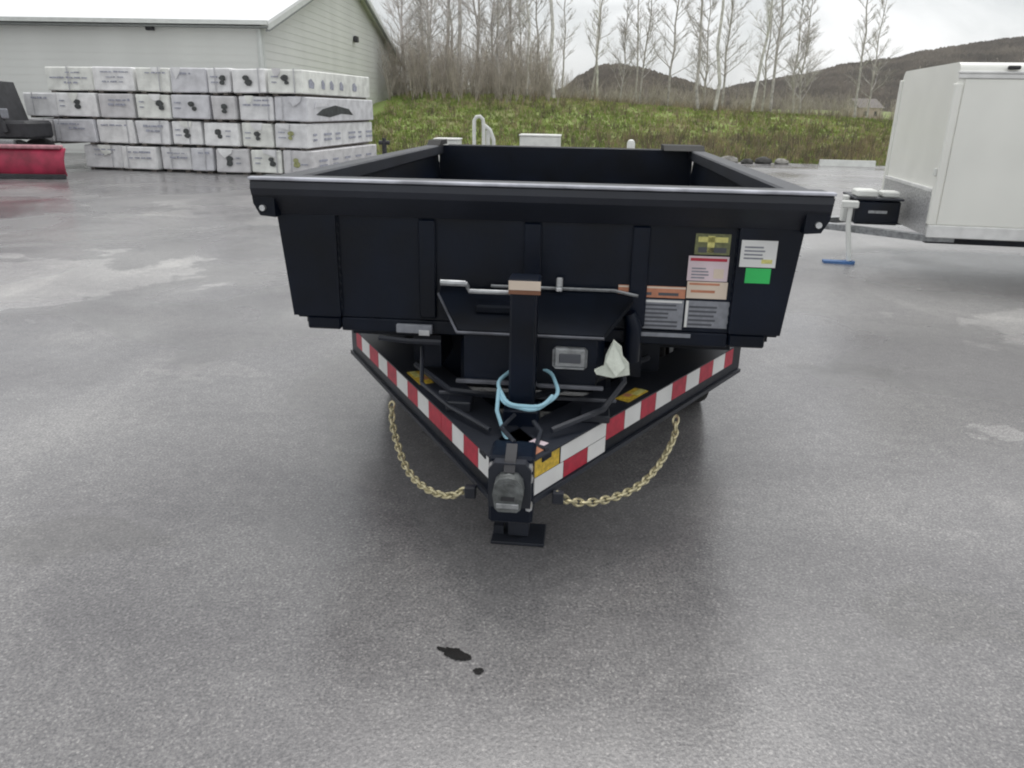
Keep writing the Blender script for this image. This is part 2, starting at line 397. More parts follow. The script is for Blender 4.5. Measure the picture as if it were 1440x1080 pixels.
T = [(-6.0,53,2,1.05,'behind the first tree right of the gable'),(-5.0,45,3,.95,'pale between two grey ones near the gable'),(-4.2,55,2,1.1,'far back in the thicket near the gable'),(-2.6,53,0,1.1,'right of the thickest trunk and farther back'),
 (-1.6,50,4,1.3,'bushiest one above the arched railing'),(.1,54,2,.95,'far back between the slender pair'),(6.3,50,4,.8,'over the right shoulder of the low hill'),(9.2,50,2,.9,'twiggy one left of the dip between the hills'),(12.5,50,2,.9,'twiggy one over the start of the ridge'),(15.6,52,2,.85,'twiggy one over the middle of the ridge'),(17.6,52,4,.9,'low one left of the enclosed trailer'),  # x, y, kind, scale, where
 (-6.4,46,2,1.0,'rising just past the right end of the grey building'),(-5.4,50,0,.95,'second to the right of the building gable'),(-4.6,43,4,.9,'low among the saplings near the building'),
 (-3.9,46,0,1.1,'third tall trunk to the right of the building'),(-3.05,45,0,1.35,'the thickest dark trunk near the building'),(-2.1,48,2,.95,'behind the white post at the lot edge'),
 (-1.05,45,4,1.0,'twiggy one left of the low hill over the white post'),(-.3,47,0,1.0,'left one of the slender pair'),(.45,46,3,.9,'right one of the slender pair'),
 (1.3,50,2,.85,'just left of the straight pale trunk before the low hill'),(2.05,45,1,1.25,'straight one at the left foot of the low hill'),(3.1,56,0,.8,'small one over the left slope of the low hill'),
 (4.8,52,0,.78,'over the summit of the low rounded hill'),(7.4,50,2,.78,'before the right slope of the low hill'),(8.1,55,0,.85,'behind the twiggy one on the right slope'),
 (10.0,45,0,1.0,'left of a close pair at the dip'),(11.1,46,1,1.15,'at the dip between the hills, tallest and palest'),(11.9,52,4,.9,'low one just right of the dip between the hills'),
 (13.2,46,3,1.05,'before the start of the long ridge'),(14.6,47,0,.95,'right of the pale one before the long ridge'),(16.6,48,4,.85,'low one before the middle of the long ridge'),
 (18.7,45,0,.8,'nearest the white enclosed trailer'),(21.5,50,2,.75,'peeping over the white enclosed trailer'),(-7.6,56,2,.9,'half hidden behind the building gable'),(-.9,62,0,1.1,'tall one far back left of the low hill'),(5.9,60,3,.9,'far back over the low hill, pale')]
for i, (x, y, k, s, wh) in enumerate(T):
    t = empty('bare_tree', (x, y, bank_h(x, y)), rnd.random()*6.28, kinds[k]+' '+wh, 'tree', 'bare trees behind the grass bank')
    t.rotation_euler = (radians(rnd.uniform(-3.5, 3.5)), radians(rnd.uniform(-3.5, 3.5)), t.rotation_euler[2])
    t.scale = (s*rnd.uniform(.9, 1.1), s*rnd.uniform(.9, 1.1), s)
    for nme, d in (('trunk', protos[k][0]), ('crown', protos[k][1])):
        o = bpy.data.objects.new(nme, d); COL.objects.link(o); o.parent = t

# ---------------------------------------------------------------- grey metal building
SIDE = mat('siding_pale_green_grey', (.69, .70, .675), .6, var=.05, scale=.5); SIDT = mat('building_trim', (.62, .64, .62), .5, var=.05)
ROOFM = mat('white_roof_metal', (.82, .83, .84), .4, var=.03, scale=.7); FASC = mat('dark_fascia', (.24, .255, .25), .6, var=.1)
BL = empty('metal_building', (-8.0, 26.0, 0), math.atan2(-.044, 1)+0, 'long pale grey metal building with a white roof and gable end', 'building')
# local: x along the front (negative = left), y back along the gable. gable runs (0.97,22)/22 -> angle matches -2.5 deg
GL, EV, RG, LF = 22.0, 4.02, 7.1, 26.0
mb = MB(); mb.prism([(0,0),(GL,0),(GL,EV),(GL*.47,RG),(0,EV)], -LF, 0, SIDE, 'x'); wall = mb.build('wall', BL)
# lap siding courses, front wall (shares one mesh)
cm = MB(); cm.prism([(0, 0), (-.012, .0), (-.004, .228), (0, .228)], -LF, -.14, SIDE, 'x'); c0 = cm.build('siding_course', BL, loc=(0, -.002, .1))
for k in range(1, 17):
    c = c0.copy(); COL.objects.link(c); c.location = (0, -.002, .1+k*.228)
    if .1+k*.228+.228 > EV-.02: COL.objects.unlink(c); bpy.data.objects.remove(c); break
# gable siding: one course per row, clipped to the gable outline
for k in range(28):
    z = .1+k*.24
    if z+.24 < EV: a, b = .14, GL-.14
    else:
        t = (z+.24-EV)/(RG-EV)
        if t > .96: break
        a = GL*.47*t+.1; b = GL-(GL-GL*.47)*t-.1
    g = MB(); x0 = .002
    g.prism([(x0, 0), (x0+.014, 0), (x0+.004, .238), (x0, .238)], a, b, SIDE, 'y'); g.build('siding_course', BL, loc=(0, 0, z))
rf = MB()
def slab(y0, z0, y1, z1, th=.09):
    d = Vector((0, y1-y0, z1-z0)).normalized(); nrm = Vector((0, -d.z, d.y))*(1 if d.y > 0 else -1)
    P = [(y0, z0), (y1, z1), (y1+nrm.y*th, z1+nrm.z*th), (y0+nrm.y*th, z0+nrm.z*th)]; rf.prism(P, -LF-.4, .42, ROOFM, 'x')
slab(-.45, EV-.10, GL*.47, RG+.03); slab(GL+.45, EV-.10, GL*.47, RG+.03); rf.build('roof', BL)
sm = MB(); sm.box((-.02, -.46, 0), (.02, 0, .03), ROOFM)
g = MB(); g.box((-LF-.4, -.56, EV-.13), (.4, -.46, EV-.01), SIDT); g.box((-LF-.4, -.45, EV-.2), (.4, -.02, EV-.16), FASC); g.build('gutter', BL)
def rake(y0, z0, y1, z1):
    g = MB(); d = Vector((0, y1-y0, z1-z0)).normalized(); n_ = Vector((0, -d.z, d.y)); n_ = n_ if n_.z > 0 else -n_
    g.prism([(y0-n_.y*.16, z0-n_.z*.16), (y1-n_.y*.16, z1-n_.z*.16), (y1+n_.y*.0, z1+n_.z*.0), (y0, z0)], .36, .425, SIDT, 'x')
    g.prism([(y0-n_.y*.22, z0-n_.z*.22), (y1-n_.y*.22, z1-n_.z*.22), (y1-n_.y*.17, z1-n_.z*.17), (y0-n_.y*.17, z0-n_.z*.17)], .3, .415, FASC, 'x')
    g.build('rake_trim', BL)
rake(-.45, EV-.1, GL*.47, RG+.03); rake(GL+.45, EV-.1, GL*.47, RG+.03)
g = MB(); g.box((-.14, -.05, 0), (.05, .14, EV-.18), SIDT, ch=.01); g.build('corner_trim', BL)
g = MB(); g.box((-.06, -.14, .15), (.04, -.05, EV-.2), SIDT, ch=.015); g.build('downspout', BL)
for (px_, yy, zz) in ((-3.45, 0, 3.78),):
    g = MB(); g.box((px_-.12, -.2, zz-.06), (px_+.12, -.03, zz+.08), DRK, ch=.02); g.prism([(px_-.1,0),(px_+.1,0),(px_+.14,-.1),(px_-.14,-.1)], -.24+0, -.2, GAL, 'y') if False else None
    g.build('wall_lamp', BL)
g = MB(); g.box((.03, 11.7, 4.35), (.2, 12.1, 4.6), DRK, ch=.03); g.build('wall_lamp', BL)

# ---------------------------------------------------------------- wrapped lumber bundles
WRAP = [mat('lumber_wrap_%d' % i, c, .4, var=.14, scale=4, bump=.6, bscale=7) for i, c in enumerate([(.74,.74,.75),(.64,.64,.67),(.82,.82,.82),(.62,.61,.62),(.78,.79,.75)])]
PRT = mat('wrap_print_dark', (.055, .06, .06), .6, var=.4, scale=25); PRL = mat('wrap_print_light', (.34, .35, .42), .6, var=.3, scale=25)
PRY = mat('wrap_print_olive', (.30, .31, .14), .6, var=.3, scale=25); WOOD = mat('bearer_wood', (.10, .085, .075), .9, var=.4, scale=9)
SHD = mat('open_wrap', (.045, .05, .05), .8, var=.4, scale=6); STRP = mat('strap', (.5, .5, .52), .5)
PILE = Vector((-11.6, 20.0, 0)); PA = math.atan2(-.166, .986)
rowname = ['bottom', 'second', 'third', 'top']
rows = {0: [.8, 1.9, 2.9, 3.75, 4.4, 5.3, 6.1], 1: [-.55, .15, 1.3, 2.35, 3.3, 4.15, 5.1, 5.95], 2: [-.65, .3, 1.45, 2.45, 3.4, 4.45, 5.1, 6.0], 3: [.05, 1.38, 2.5, 3.45, 4.4, 5.0, 5.9]}
ends = {0: 6.9, 1: 6.82, 2: 6.86, 3: 6.8}
HB = .6; k_ = 0
for rw in range(4):
    st = rows[rw]+[ends[rw]]
    for c in range(len(st)-1):
        w0 = st[c+1]-st[c]-rnd.uniform(.03, .075); x0 = st[c]; r = random.Random(rw*31+c); dep = r.uniform(-.07, .07)
        if w0 < .2: continue
        loc = PILE+Vector((cos(PA)*x0-sin(PA)*dep, sin(PA)*x0+cos(PA)*dep, rw*HB-.0))
        mark = (['dark stamp', 'smudged stamp', 'dark stamp near right edge', 'dark stamp', 'short printed lines'] if c > 2 else ['short printed lines', 'faint lettering', 'dark stamp', 'faint lettering', 'short printed lines'])[r.randrange(5)]
        if rw <= 1 and c == len(st)-2: mark = 'olive stamp'
        if c <= 3 and rw == 3: mark = 'faint lettering'
        if c == len(st)-2 and rw == 2: mark = 'dark tear'
        col = 'leftmost' if c == 0 else ('rightmost' if c == len(st)-2 else ['', 'second', 'third', 'fourth', 'fifth', 'sixth', 'seventh', 'eighth', 'ninth'][c]+' from the left')
        B = empty('lumber_bundle', loc, PA, 'white lumber bundle with %s, %s, %s row' % (mark, col, rowname[rw]), 'lumber bundle', 'wrapped lumber bundles stacked by the building')
        WM = WRAP[r.randrange(5)]; Z0 = .06; Z1 = HB-.006
        b = MB(); b.box((0, 0, Z0), (w0, 4.5, Z1), WM, ch=.022)
        jv = {}
        for i_, p_ in enumerate(b.v):
            kk = (p_[0] > w0/2, p_[1] > 2, p_[2] > .3); jv.setdefault(kk, (r.uniform(-.012, .012), r.uniform(-.02, .02), r.uniform(-.02, .004)))
            b.v[i_] = tuple(a_+c_ for a_, c_ in zip(p_, jv[kk]))
        b.build('wrap', B)
        if r.random() < .55:      # loose flap of wrap hanging over the end
            b = MB(); fx = r.uniform(.05, w0*.5); fw = r.uniform(.2, .4)
            b.prism([(fx, Z1+.004), (min(fx+fw, w0-.02), Z1+.004), (min(fx+fw*.9, w0-.02), Z1-r.uniform(.06, .2)), (fx+fw*.4, Z1-r.uniform(.1, .28)), (fx+.03, Z1-.08)], -.026, -.022, WRAP[r.randrange(5)], 'y'); b.build('wrap_flap', B)
        b = MB()
        for xx in (.08, w0-.2): b.box((xx, .04, 0.002), (xx+.12, 4.4, Z0-.002), WOOD)
        b.build('bearer', B)
        b = MB(); cx = w0*r.uniform(.42, .6); cz = (Z0+Z1)/2+r.uniform(-.03, .03)
        if 'tear' in mark:
            b.prism([(.5, .2), (1.3, .14), (2.1, .22), (2.9, .19), (2.6, .34), (1.7, .42), (.9, .33)], w0+.0, w0+.016, SHD, 'x')
            b.prism([(.4, .36), (1.2, .4), (1.0, .48), (.5, .49)], w0+.01, w0+.03, WM, 'x')
            b.build('torn_opening', B)
        elif 'lettering' in mark or 'lines' in mark:
            for q in range(r.choice((1, 2, 2, 3))):
                ww = w0*r.uniform(.12, .36); zz = cz+.13-q*r.uniform(.1, .14); hh_ = r.uniform(.025, .06)
                xx = w0*r.uniform(.4, .6)-ww; xe = xx+2*ww
                while xx < xe:
                    l = r.uniform(.03, .2); b.box((xx, -.028, zz), (min(xx+l, w0-.08), -.02, zz+hh_*r.uniform(.6, 1)), PRL); xx += l+r.uniform(.015, .07)
            b.build('print', B)['kind'] = 'stuff'
        else:
            pm = PRY if 'olive' in mark else PRT
            if 'right edge' in mark: cx = w0*.72
            R = .098
            for (ox, oz, rr_) in ((-.02+r.uniform(-.03, .03), .045, R*r.uniform(.7, 1.1)), (.03+r.uniform(-.05, .02), -.055, R*r.uniform(.55, 1.05))):
                n_ = 10; P = [(cx+ox+cos(2*pi*i/n_)*rr_*r.uniform(.75, 1.1), cz+oz+sin(2*pi*i/n_)*rr_*.72) for i in range(n_)]
                b.prism(P, -.030-.001*(oz > 0), -.02, pm, 'y')
            for q in range(2):
                l = r.uniform(.1, .2); xx = .1 if cx > w0*.5 else w0-.32
                if abs(xx+l/2-cx) > .2: b.box((xx, -.028, cz+.06-q*.12), (xx+l, -.02, cz+.085-q*.12), PRL)
            b.build('print', B)['kind'] = 'stuff'
        if c == len(st)-2 and 'tear' not in mark:
            b = MB(); y_ = .35
            while y_ < 4.1:
                l = r.uniform(.2, .5)
                if rw == 3: b.prism([(y_, .2), (y_+l*.6, .18), (y_+l*.7, .3), (y_+l*.3, .4), (y_, .36)], w0+.012, w0+.018, PRT if r.random() < .4 else PRL, 'x')
                else:
                    for zz in (.2, .32): b.box((w0+.012, y_, zz), (w0+.018, y_+l, zz+.05), PRL)
                y_ += l+r.uniform(.2, .6)
            b.build('side_print', B)['kind'] = 'stuff'
        if r.random() < .6:
            b = MB(); sx = w0*r.uniform(.15, .85)
            b.box((sx, -.027, Z0-.004), (sx+.025, -.022, Z1+.004), STRP); b.box((sx, -.006, Z1), (sx+.025, 4.4, Z1+.006), STRP); b.build('strap', B)

# ---------------------------------------------------------------- red plough and dark machine, cut by the left edge of the picture
P = empty('snow_plow', (-11.4, 17.1, 0), radians(3), 'maroon red snow plough blade on the ground at the left', 'snow plough')
mb = MB(); prof = [(.0,.06),(-.05,.14),(-.07,.28),(-.05,.42),(.02,.56),(.12,.64),(.14,.62),(.06,.54),(-.01,.41),(-.03,.28),(-.01,.15),(.03,.06)]
mb.prism(prof, -1.4, 1.62, MAR, 'x'); mb.build('moldboard', P, smooth=True)
mb = MB(); mb.box((-1.4, .0, .62), (1.55, .2, .7), MARL, ch=.02); mb.build('top_edge', P)
mb = MB(); mb.box((-1.4, -.09, .0), (1.62, -.02, .1), DRK, ch=.01); mb.build('cutting_edge', P)
for x in (-1.0, -.2, .6, 1.35):
    mb = MB(); mb.prism([(.05, .08), (.35, .1), (.2, .6), (.1, .6)], x, x+.05, MAR, 'x'); mb.build('rib', P)
P2 = empty('skid_steer', (-11.75, 19.2-.3, 0), radians(3), 'dark machine with a raised black arm behind the red plough', 'machine')
P2.location = (-12.0, 18.5, 0)
mb = MB(); mb.box((-1.3, -.1, .75), (.75, 1.1, 1.15), DRK, ch=.06); mb.prism([(-1.2, 1.15), (.25, 1.15), (.05, 2.0), (-.95, 2.1)], 0, 1.0, DRK, 'y'); mb.build('body', P2)
mb = MB(); mb.tube([(.3, -.14, .9), (.1, -.14, 1.6), (-.35, -.14, 2.05)], .07, DRK, 6); mb.build('lift_arm', P2)
mb = MB(); mb.box((-.2, -.3, .62), (.5, -.11, .74), GAL, ch=.02); mb.build('hose_guard', P2)
mb = MB(); mb.box((.1, -.16, 1.2), (.42, -.1, 1.42), GREYP, ch=.02); mb.build('headlight', P2)
for x in (-.85, .4):
    for y in (-.05, 1.0):
        mb = MB(); mb.tube([(x, y-.12, .37), (x, y+.16, .37)], .37, RUB, 20); o = mb.build('wheel', P2, smooth=True)
        mb = MB(); mb.tube([(x, y-.135, .37), (x, y-.118, .37)], .2, MAR, 14); mb.build('rim', o)

# ---------------------------------------------------------------- things at the far edge of the lot
WP = mat('white_plastic', (.72, .73, .7), .5, var=.08, scale=5); CONC = mat('concrete', (.42, .42, .40), .85, var=.15, scale=5, bump=.3)
def crate(x, y, w_, d_, h, label):
    o = empty('storage_crate', (x, y, 0), rnd.uniform(-.1, .1), label, 'crate')
    mb = MB(); mb.box((-w_/2, -d_/2, .1), (w_/2, d_/2, h), WP, ch=.03); mb.build('body', o)
    for s in (-1, 0, 1):
        mb = MB(); mb.box((s*w_*.38-.05, -d_/2, 0), (s*w_*.38+.05, d_/2, .098), WOOD); mb.build('foot', o)
    mb = MB(); mb.box((-w_/2-.02, -d_/2-.02, h+.002), (w_/2+.02, d_/2+.02, h+.05), WP, ch=.012); mb.build('lid', o)
crate(-2.05, 24, .72, .8, .72, 'low white crate left of the white arched railing beyond the bed')
crate(.72, 24.2, 1.2, 1, .87, 'wide white crate behind the tail of the dump bed')
o = empty('arched_railing', (-1.05, 24, 0), .1, 'white upright arched railing standing beyond the dump bed', 'railing')
mb = MB(); mb.tube([(-.22, 0, 0), (-.22, 0, 1.28), (-.16, 0, 1.38), (-.05, 0, 1.4), (.04, 0, 1.32), (.06, 0, 1.1), (.06, 0, 0)], .055, WP, 8); mb.build('arch', o, smooth=True)
mb = MB(); mb.tube([(.08, .05, 1.15), (.25, .05, 1.02), (.36, .05, .75), (.38, .05, 0)], .06, WP, 8); mb.tube([(.2, .1, 1.0), (.2, .1, 0)], .07, WP, 8); mb.build('brace', o, smooth=True)
mb = MB(); mb.box((-.3, -.2, 0), (.5, .3, .3), CONC, ch=.02); mb.build('base', o)
o = empty('white_bollard', (3.42, 24, 0), 0, 'short white post beyond the right tail corner of the bed', 'bollard')
mb = MB(); mb.tube([(0, 0, 0), (0, 0, .72), (0, 0, .8), (0, 0, .83)], [.12, .12, .09, .03], WP, 12); mb.build('post', o, smooth=True)
mb = MB(); mb.tube([(0, 0, .5), (0, 0, .58)], .125, YELP, 12); mb.build('band', o)
o = empty('dark_pump', (-3.9, 23.6, 0), 0, 'small dark standpipe in front of the right end of the bundles', 'standpipe')
mb = MB(); mb.tube([(0, 0, 0), (0, 0, .6), (.0, 0, .75)], [.07, .07, .05], DRK, 10); mb.tube([(-.16, 0, .62), (.16, 0, .62)], .06, DRK, 8); mb.build('pipe', o)
def rock(x, y, s, label, mt):
    mb = MB(); q = mb.mid(mt); n_, k = 10, 6
    for j in range(k+1):
        for i in range(n_):
            th = 2*pi*i/n_; ph = pi*j/k; p = Vector((sin(ph)*cos(th), sin(ph)*sin(th), cos(ph)))
            rr_ = 1+.35*noise.noise(p*1.6+Vector((x, y, 0))); mb.v.append((p.x*s*rr_*1.4, p.y*s*rr_, max(-.02, p.z*s*rr_*.7+s*.35)))
    for j in range(k):
        for i in range(n_): mb.f.append((j*n_+i, j*n_+(i+1) % n_, (j+1)*n_+(i+1) % n_, (j+1)*n_+i)); mb.mi.append(q)
    tag(mb.build('boulder', loc=(x, y, 0)), label, 'boulder', 'boulders along the lot edge')
RK = mat('rock_grey', (.26, .25, .23), .9, var=.3, scale=4, bump=.5, bscale=12); RKD = mat('rock_dark', (.06, .058, .055), .9, var=.3, scale=4, bump=.5)
for x, y, s, lb, mt in [(6.6, 27.2, .2, 'dark rock at the lot edge nearest the dump bed', RKD), (7.3, 27.4, .24, 'grey rock second along the lot edge beside the bed', RK), (7.9, 27.3, .17, 'small dark rock in the middle of the edge row', RKD), (8.5, 27.5, .22, 'dark flat rock fourth along the lot edge', RKD), (9.1, 27.4, .18, 'pale rock at the right end of the edge row', RK)]: rock(x, y, s, lb, mt)
o = empty('parking_block', (11.2, 27.0, 0), -.12, 'long low white concrete block at the edge of the lot', 'parking block')
mb = MB(); mb.prism([(-.1, 0), (.1, 0), (.06, .2), (-.06, .2)], -.9, .9, WP, 'x'); mb.build('block', o)
# far house
o = empty('far_house', (38.0, 90, bank_h(38, 90)-.2), .3, 'tiny pale pink house among the woods left of the enclosed trailer', 'house')
HW = mat('house_wall', (.5, .4, .36), .8); HR = mat('house_roof', (.2, .18, .17), .8)
mb = MB(); mb.box((-1.5, -1.4, 0), (1.5, 1.4, 1.35), HW); mb.build('wall', o)
mb = MB(); mb.prism([(-1.6, 1.33), (1.6, 1.33), (0, 2.3)], -1.7, 1.7, HR, 'x'); mb.build('roof', o)
for x in (-.9, .5):
    mb = MB(); mb.box((x, -1.43, .5), (x+.4, -1.39, 1.0), DRK); mb.build('window', o)

# ---------------------------------------------------------------- white enclosed trailer at the right
E_ = empty('enclosed_trailer', (4.40, 8.25, 0), radians(-10.5), 'white enclosed cargo trailer cut off by the right edge', 'trailer')
LEN, WID, ZB, ZT = 4.2, 2.0, .43, 2.13
mb = MB()
rc = .10; pr = [(0, ZB), (0, ZT-rc)]+[(rc-rc*cos(a), ZT-rc+rc*sin(a)) for a in [pi/8, pi/4, 3*pi/8, pi/2]]
pr = pr+[(WID-y, z) for y, z in reversed(pr)]
mb.prism(pr, 0.0, LEN, TRW, 'x'); body = mb.build('body', E_, smooth=True)
# side panels, seams recessed between them
pw = 1.02
for i in range(4):
    mb = MB(); mb.box((.06+i*pw, -.012, ZB+.11), (.06+(i+1)*pw-.008, -.001, ZT-.16), TRW, ch=.002); mb.build('side_panel', E_)
mb = MB(); mb.box((-.02, -.03, ZB-.03), (LEN, .02, ZB+.1), TRIM, ch=.008); mb.build('bottom_rail', E_)
mb = MB(); mb.box((-.01, -.022, ZT-.155), (LEN, .0, ZT-.11), TRIM, ch=.006); mb.box((-.02, -.03, ZT-.11), (LEN, -.0, ZT-.085), TRIM, ch=.006); mb.build('top_rail', E_)
mb = MB(); mb.box((-.03, -.025, ZB+.1), (.05, .05, ZT-.2), TRW, ch=.012); mb.build('corner_post', E_)
mb = MB(); mb.box((-.03, WID-.05, ZB), (.05, WID+.02, ZT-.1), TRW, ch=.012); mb.build('corner_post', E_)
mb = MB(); mb.box((-.02, .06, ZB-.02), (-.002, WID-.06, ZB+.45), TREAD); mb.build('stone_guard', E_)
mb = MB(); mb.box((-.03, .06, ZB+.43), (-.002, WID-.06, ZB+.47), TRIM, ch=.004); mb.build('guard_trim', E_)
for x in (.42, 2.1, 3.9):
    mb = MB(); mb.box((x, -.045, ZT-.07), (x+.11, -.0, ZT-.035), DRK, ch=.008); mb.build('marker_light', E_)
mb = MB(); mb.box((-.055, .0, ZB+.6), (-.03, .04, ZB+.68), WP, ch=.006); mb.build('marker_light', E_)
for y0 in (.12, WID-.12):
    mb = MB(); mb.tube([(.3, y0, ZB-.05), (-.02, y0, ZB-.05), (-1.15, WID/2+(y0-WID/2)*.04, ZB-.05)], .05, GAL, 4); mb.build('tongue_rail', E_)
mb = MB(); mb.box((-.62, .62, ZB-.0), (-.14, 1.3, ZB+.27), BLK, ch=.02); tb = mb.build('tool_box', E_)
mb = MB(); mb.box((-.48, .612, ZB+.13), (-.28, .619, ZB+.16), GAL); mb.build('box_latch', tb)
mb = MB(); mb.box((-.64, .60, ZB+.272), (-.12, 1.32, ZB+.30), BLK2, ch=.008); mb.build('box_lid', tb)
mb = MB(); mb.box((-.62, .64, ZB+.302), (-.40, .95, ZB+.38), WP, ch=.015); mb.build('wheel_chock', tb)
mb = MB(); mb.box((-.34, .66, ZB+.302), (-.16, .9, ZB+.37), WP, ch=.015); mb.build('wheel_chock', tb)
mb = MB(); mb.box((-.72, .80, ZB), (-.66, .92, ZB+.3), WP, ch=.01); mb.build('junction_box', E_)
mb = MB(); mb.tube([(-.64, .46, .03), (-.70, .52, .45), (-.70, .52, .66)], .028, WP, 8); j = mb.build('tongue_jack', E_)
mb = MB(); mb.tube([(-.64, .46, .0), (-.64, .46, .03)], .07, mat('blue_pad', (.06, .16, .38), .5), 10); mb.box((-.92, .40, 0), (-.64, .52, .025), MATS['blue_pad']); mb.build('jack_foot', E_)
mb = MB(); mb.box((-.80, .48, .62), (-.62, .56, .70), WP, ch=.012); mb.build('jack_head', E_)
mb = MB(); mb.box((-1.3, WID/2-.07, ZB-.1), (-1.02, WID/2+.07, ZB+.04), GAL, ch=.02); mb.build('coupler', E_)
for yw in (.02, WID-.24):
    mb = MB(); mb.tube([(2.75, yw, .34), (2.75, yw+.2, .34)], .34, RUB, 24); wo = mb.build('wheel', E_, smooth=True)
    mb = MB(); mb.tube([(2.75, yw-.01, .34), (2.75, yw+.005, .34)], .19, SIL, 18); mb.build('rim', wo)
mb = MB(); mb.box((.05, .2, ZB-.12), (LEN, .3, ZB-.032), BLK); mb.box((.05, WID-.3, ZB-.12), (LEN, WID-.2, ZB-.032), BLK); mb.build('chassis', E_)

# ---------------------------------------------------------------- black dump trailer
D = empty('dump_trailer', (.071, 3.016, 0), radians(-5.37), 'black dump trailer with striped tongue and tall steel bed', 'trailer')
L_, ZF, ZTOP = 3.22, .79, 1.333
def hw(z): return .985+(z-.78)/(1.27-.78)*.045      # half width of the flared bed
bed = MB()
bed.prism([(-hw(.78), .78), (hw(.78), .78), (hw(1.27), 1.27), (-hw(1.27), 1.27)], 0.0, .035, BLK, 'y'); bed.build('front_wall', D)
fb = MB(); fb.box((-.95, .035, .74), (.95, L_, .785), BLK); fb.build('bed_floor', D)
for s in (-1, 1):
    a, b = hw(.78), hw(1.27)
    m_ = MB(); m_.prism([(s*a, .76), (s*b, 1.27), (s*(b-.035), 1.27), (s*(a-.035), .76)], .035, L_, BLK, 'y'); sw = m_.build('side_wall', D)
    m_ = MB(); m_.box((s*1.005-.052, .03, 1.262), (s*1.005+.052, L_+.02, ZTOP), BLK2, ch=.008); m_.build('top_rail', sw)
    for k in range(6):
        y = .35+k*.52; m_ = MB(); m_.prism([(s*(a+.001), .76), (s*(b+.001), 1.26), (s*(b+.04), 1.26), (s*(a+.04), .76)], y, y+.06, BLK, 'y'); m_.build('side_post', sw)
    # front corner wing, folded forward of the recessed centre sheet
    m_ = MB(); xi = .785
    m_.prism([(s*xi, .782), (s*(hw(.782)-.002), .782), (s*(hw(1.262)-.002), 1.262), (s*xi, 1.262)], -.022, -.001, BLK, 'y'); m_.build('corner_panel', D)
    m_ = MB(); m_.box((s*.93-(.0 if s > 0 else 0)-(.14 if s > 0 else 0), -.015, .725), (s*.93+(0 if s > 0 else .14), .1, .778), BLK, ch=.006) if s > 0 else m_.box((-.93, -.015, .725), (-.79, .1, .778), BLK, ch=.006); m_.build('bed_gusset', D)
m_ = MB(); m_.box((-.785, -.012, .722), (.785, .03, .777), BLK, ch=.004); m_.build('front_sill', D)
for x in (-.42, .0, .42):
    m_ = MB(); m_.box((x-.035, -.018, .79), (x+.035, -.001, 1.19), BLK, ch=.006); m_.build('front_rib', D)
for sx in (-.785, .785):
    m_ = MB(); m_.tube([(sx, -.003, .79+.0113*i) for i in range(36)], [.004+.0016*((i*7) % 3) for i in range(36)], BLK, 5); m_.build('weld_seam', D)
tg = MB(); tg.box((-.985, L_, .78), (.985, L_+.05, ZTOP-.005), BLK); tg.build('tailgate', D)
m_ = MB(); m_.box((-.93, L_+.052, ZTOP-.1), (.93, L_+.10, ZTOP-.0), BLK2, ch=.01); m_.build('tailgate_rail', D)
for s, ww in ((1, .3), (-1, .1)):
    m_ = MB(); m_.prism([(L_-.18, ZTOP), (L_+.16, ZTOP), (L_+.14, ZTOP+.035), (L_-.1, ZTOP+.035)], s*1.05-(ww if s > 0 else 0), s*1.05+(0 if s > 0 else ww), RUB, 'x'); m_.build('hinge_lug', D)
# tarp shroud over the front edge
m_ = MB(); m_.prism([(.07, 1.337), (-.085, 1.337), (-.103, 1.325), (-.108, 1.30), (-.10, 1.275), (-.022, 1.195), (-.001, 1.195), (-.001, 1.26), (.07, 1.27)], -1.085, 1.085, BLK2, 'x'); ts = m_.build('tarp_shroud', D)
mat('grey_edge_paint', (.12, .125, .145), .35, .2, var=.4, scale=7)  # paler grey than the black panels, for thin edge strips
m_ = MB(); m_.box((-1.09, -.112, 1.330), (1.09, -.072, 1.342), mat('painted_edge_highlight', (.42, .43, .48), .35, .3, var=.35, scale=7), ch=.003); m_.build('shroud_highlight', ts)  # pale strip: the rim's sky highlight is put into its colour
for s in (-1, 1):
    m_ = MB(); x0 = 1.0; P_ = [(s*x0, 1.27), (s*1.092, 1.32), (s*1.085, 1.24), (s*1.06, 1.195), (s*1.0, 1.19)]
    m_.prism(P_, -.09, -.03, BLK, 'y'); br = m_.build('tarp_bracket', D)
    m_ = MB(); m_.tube([(s*1.045, -.105, 1.225), (s*1.045, -.088, 1.225)], .012, SIL, 8); m_.build('bolt', br)

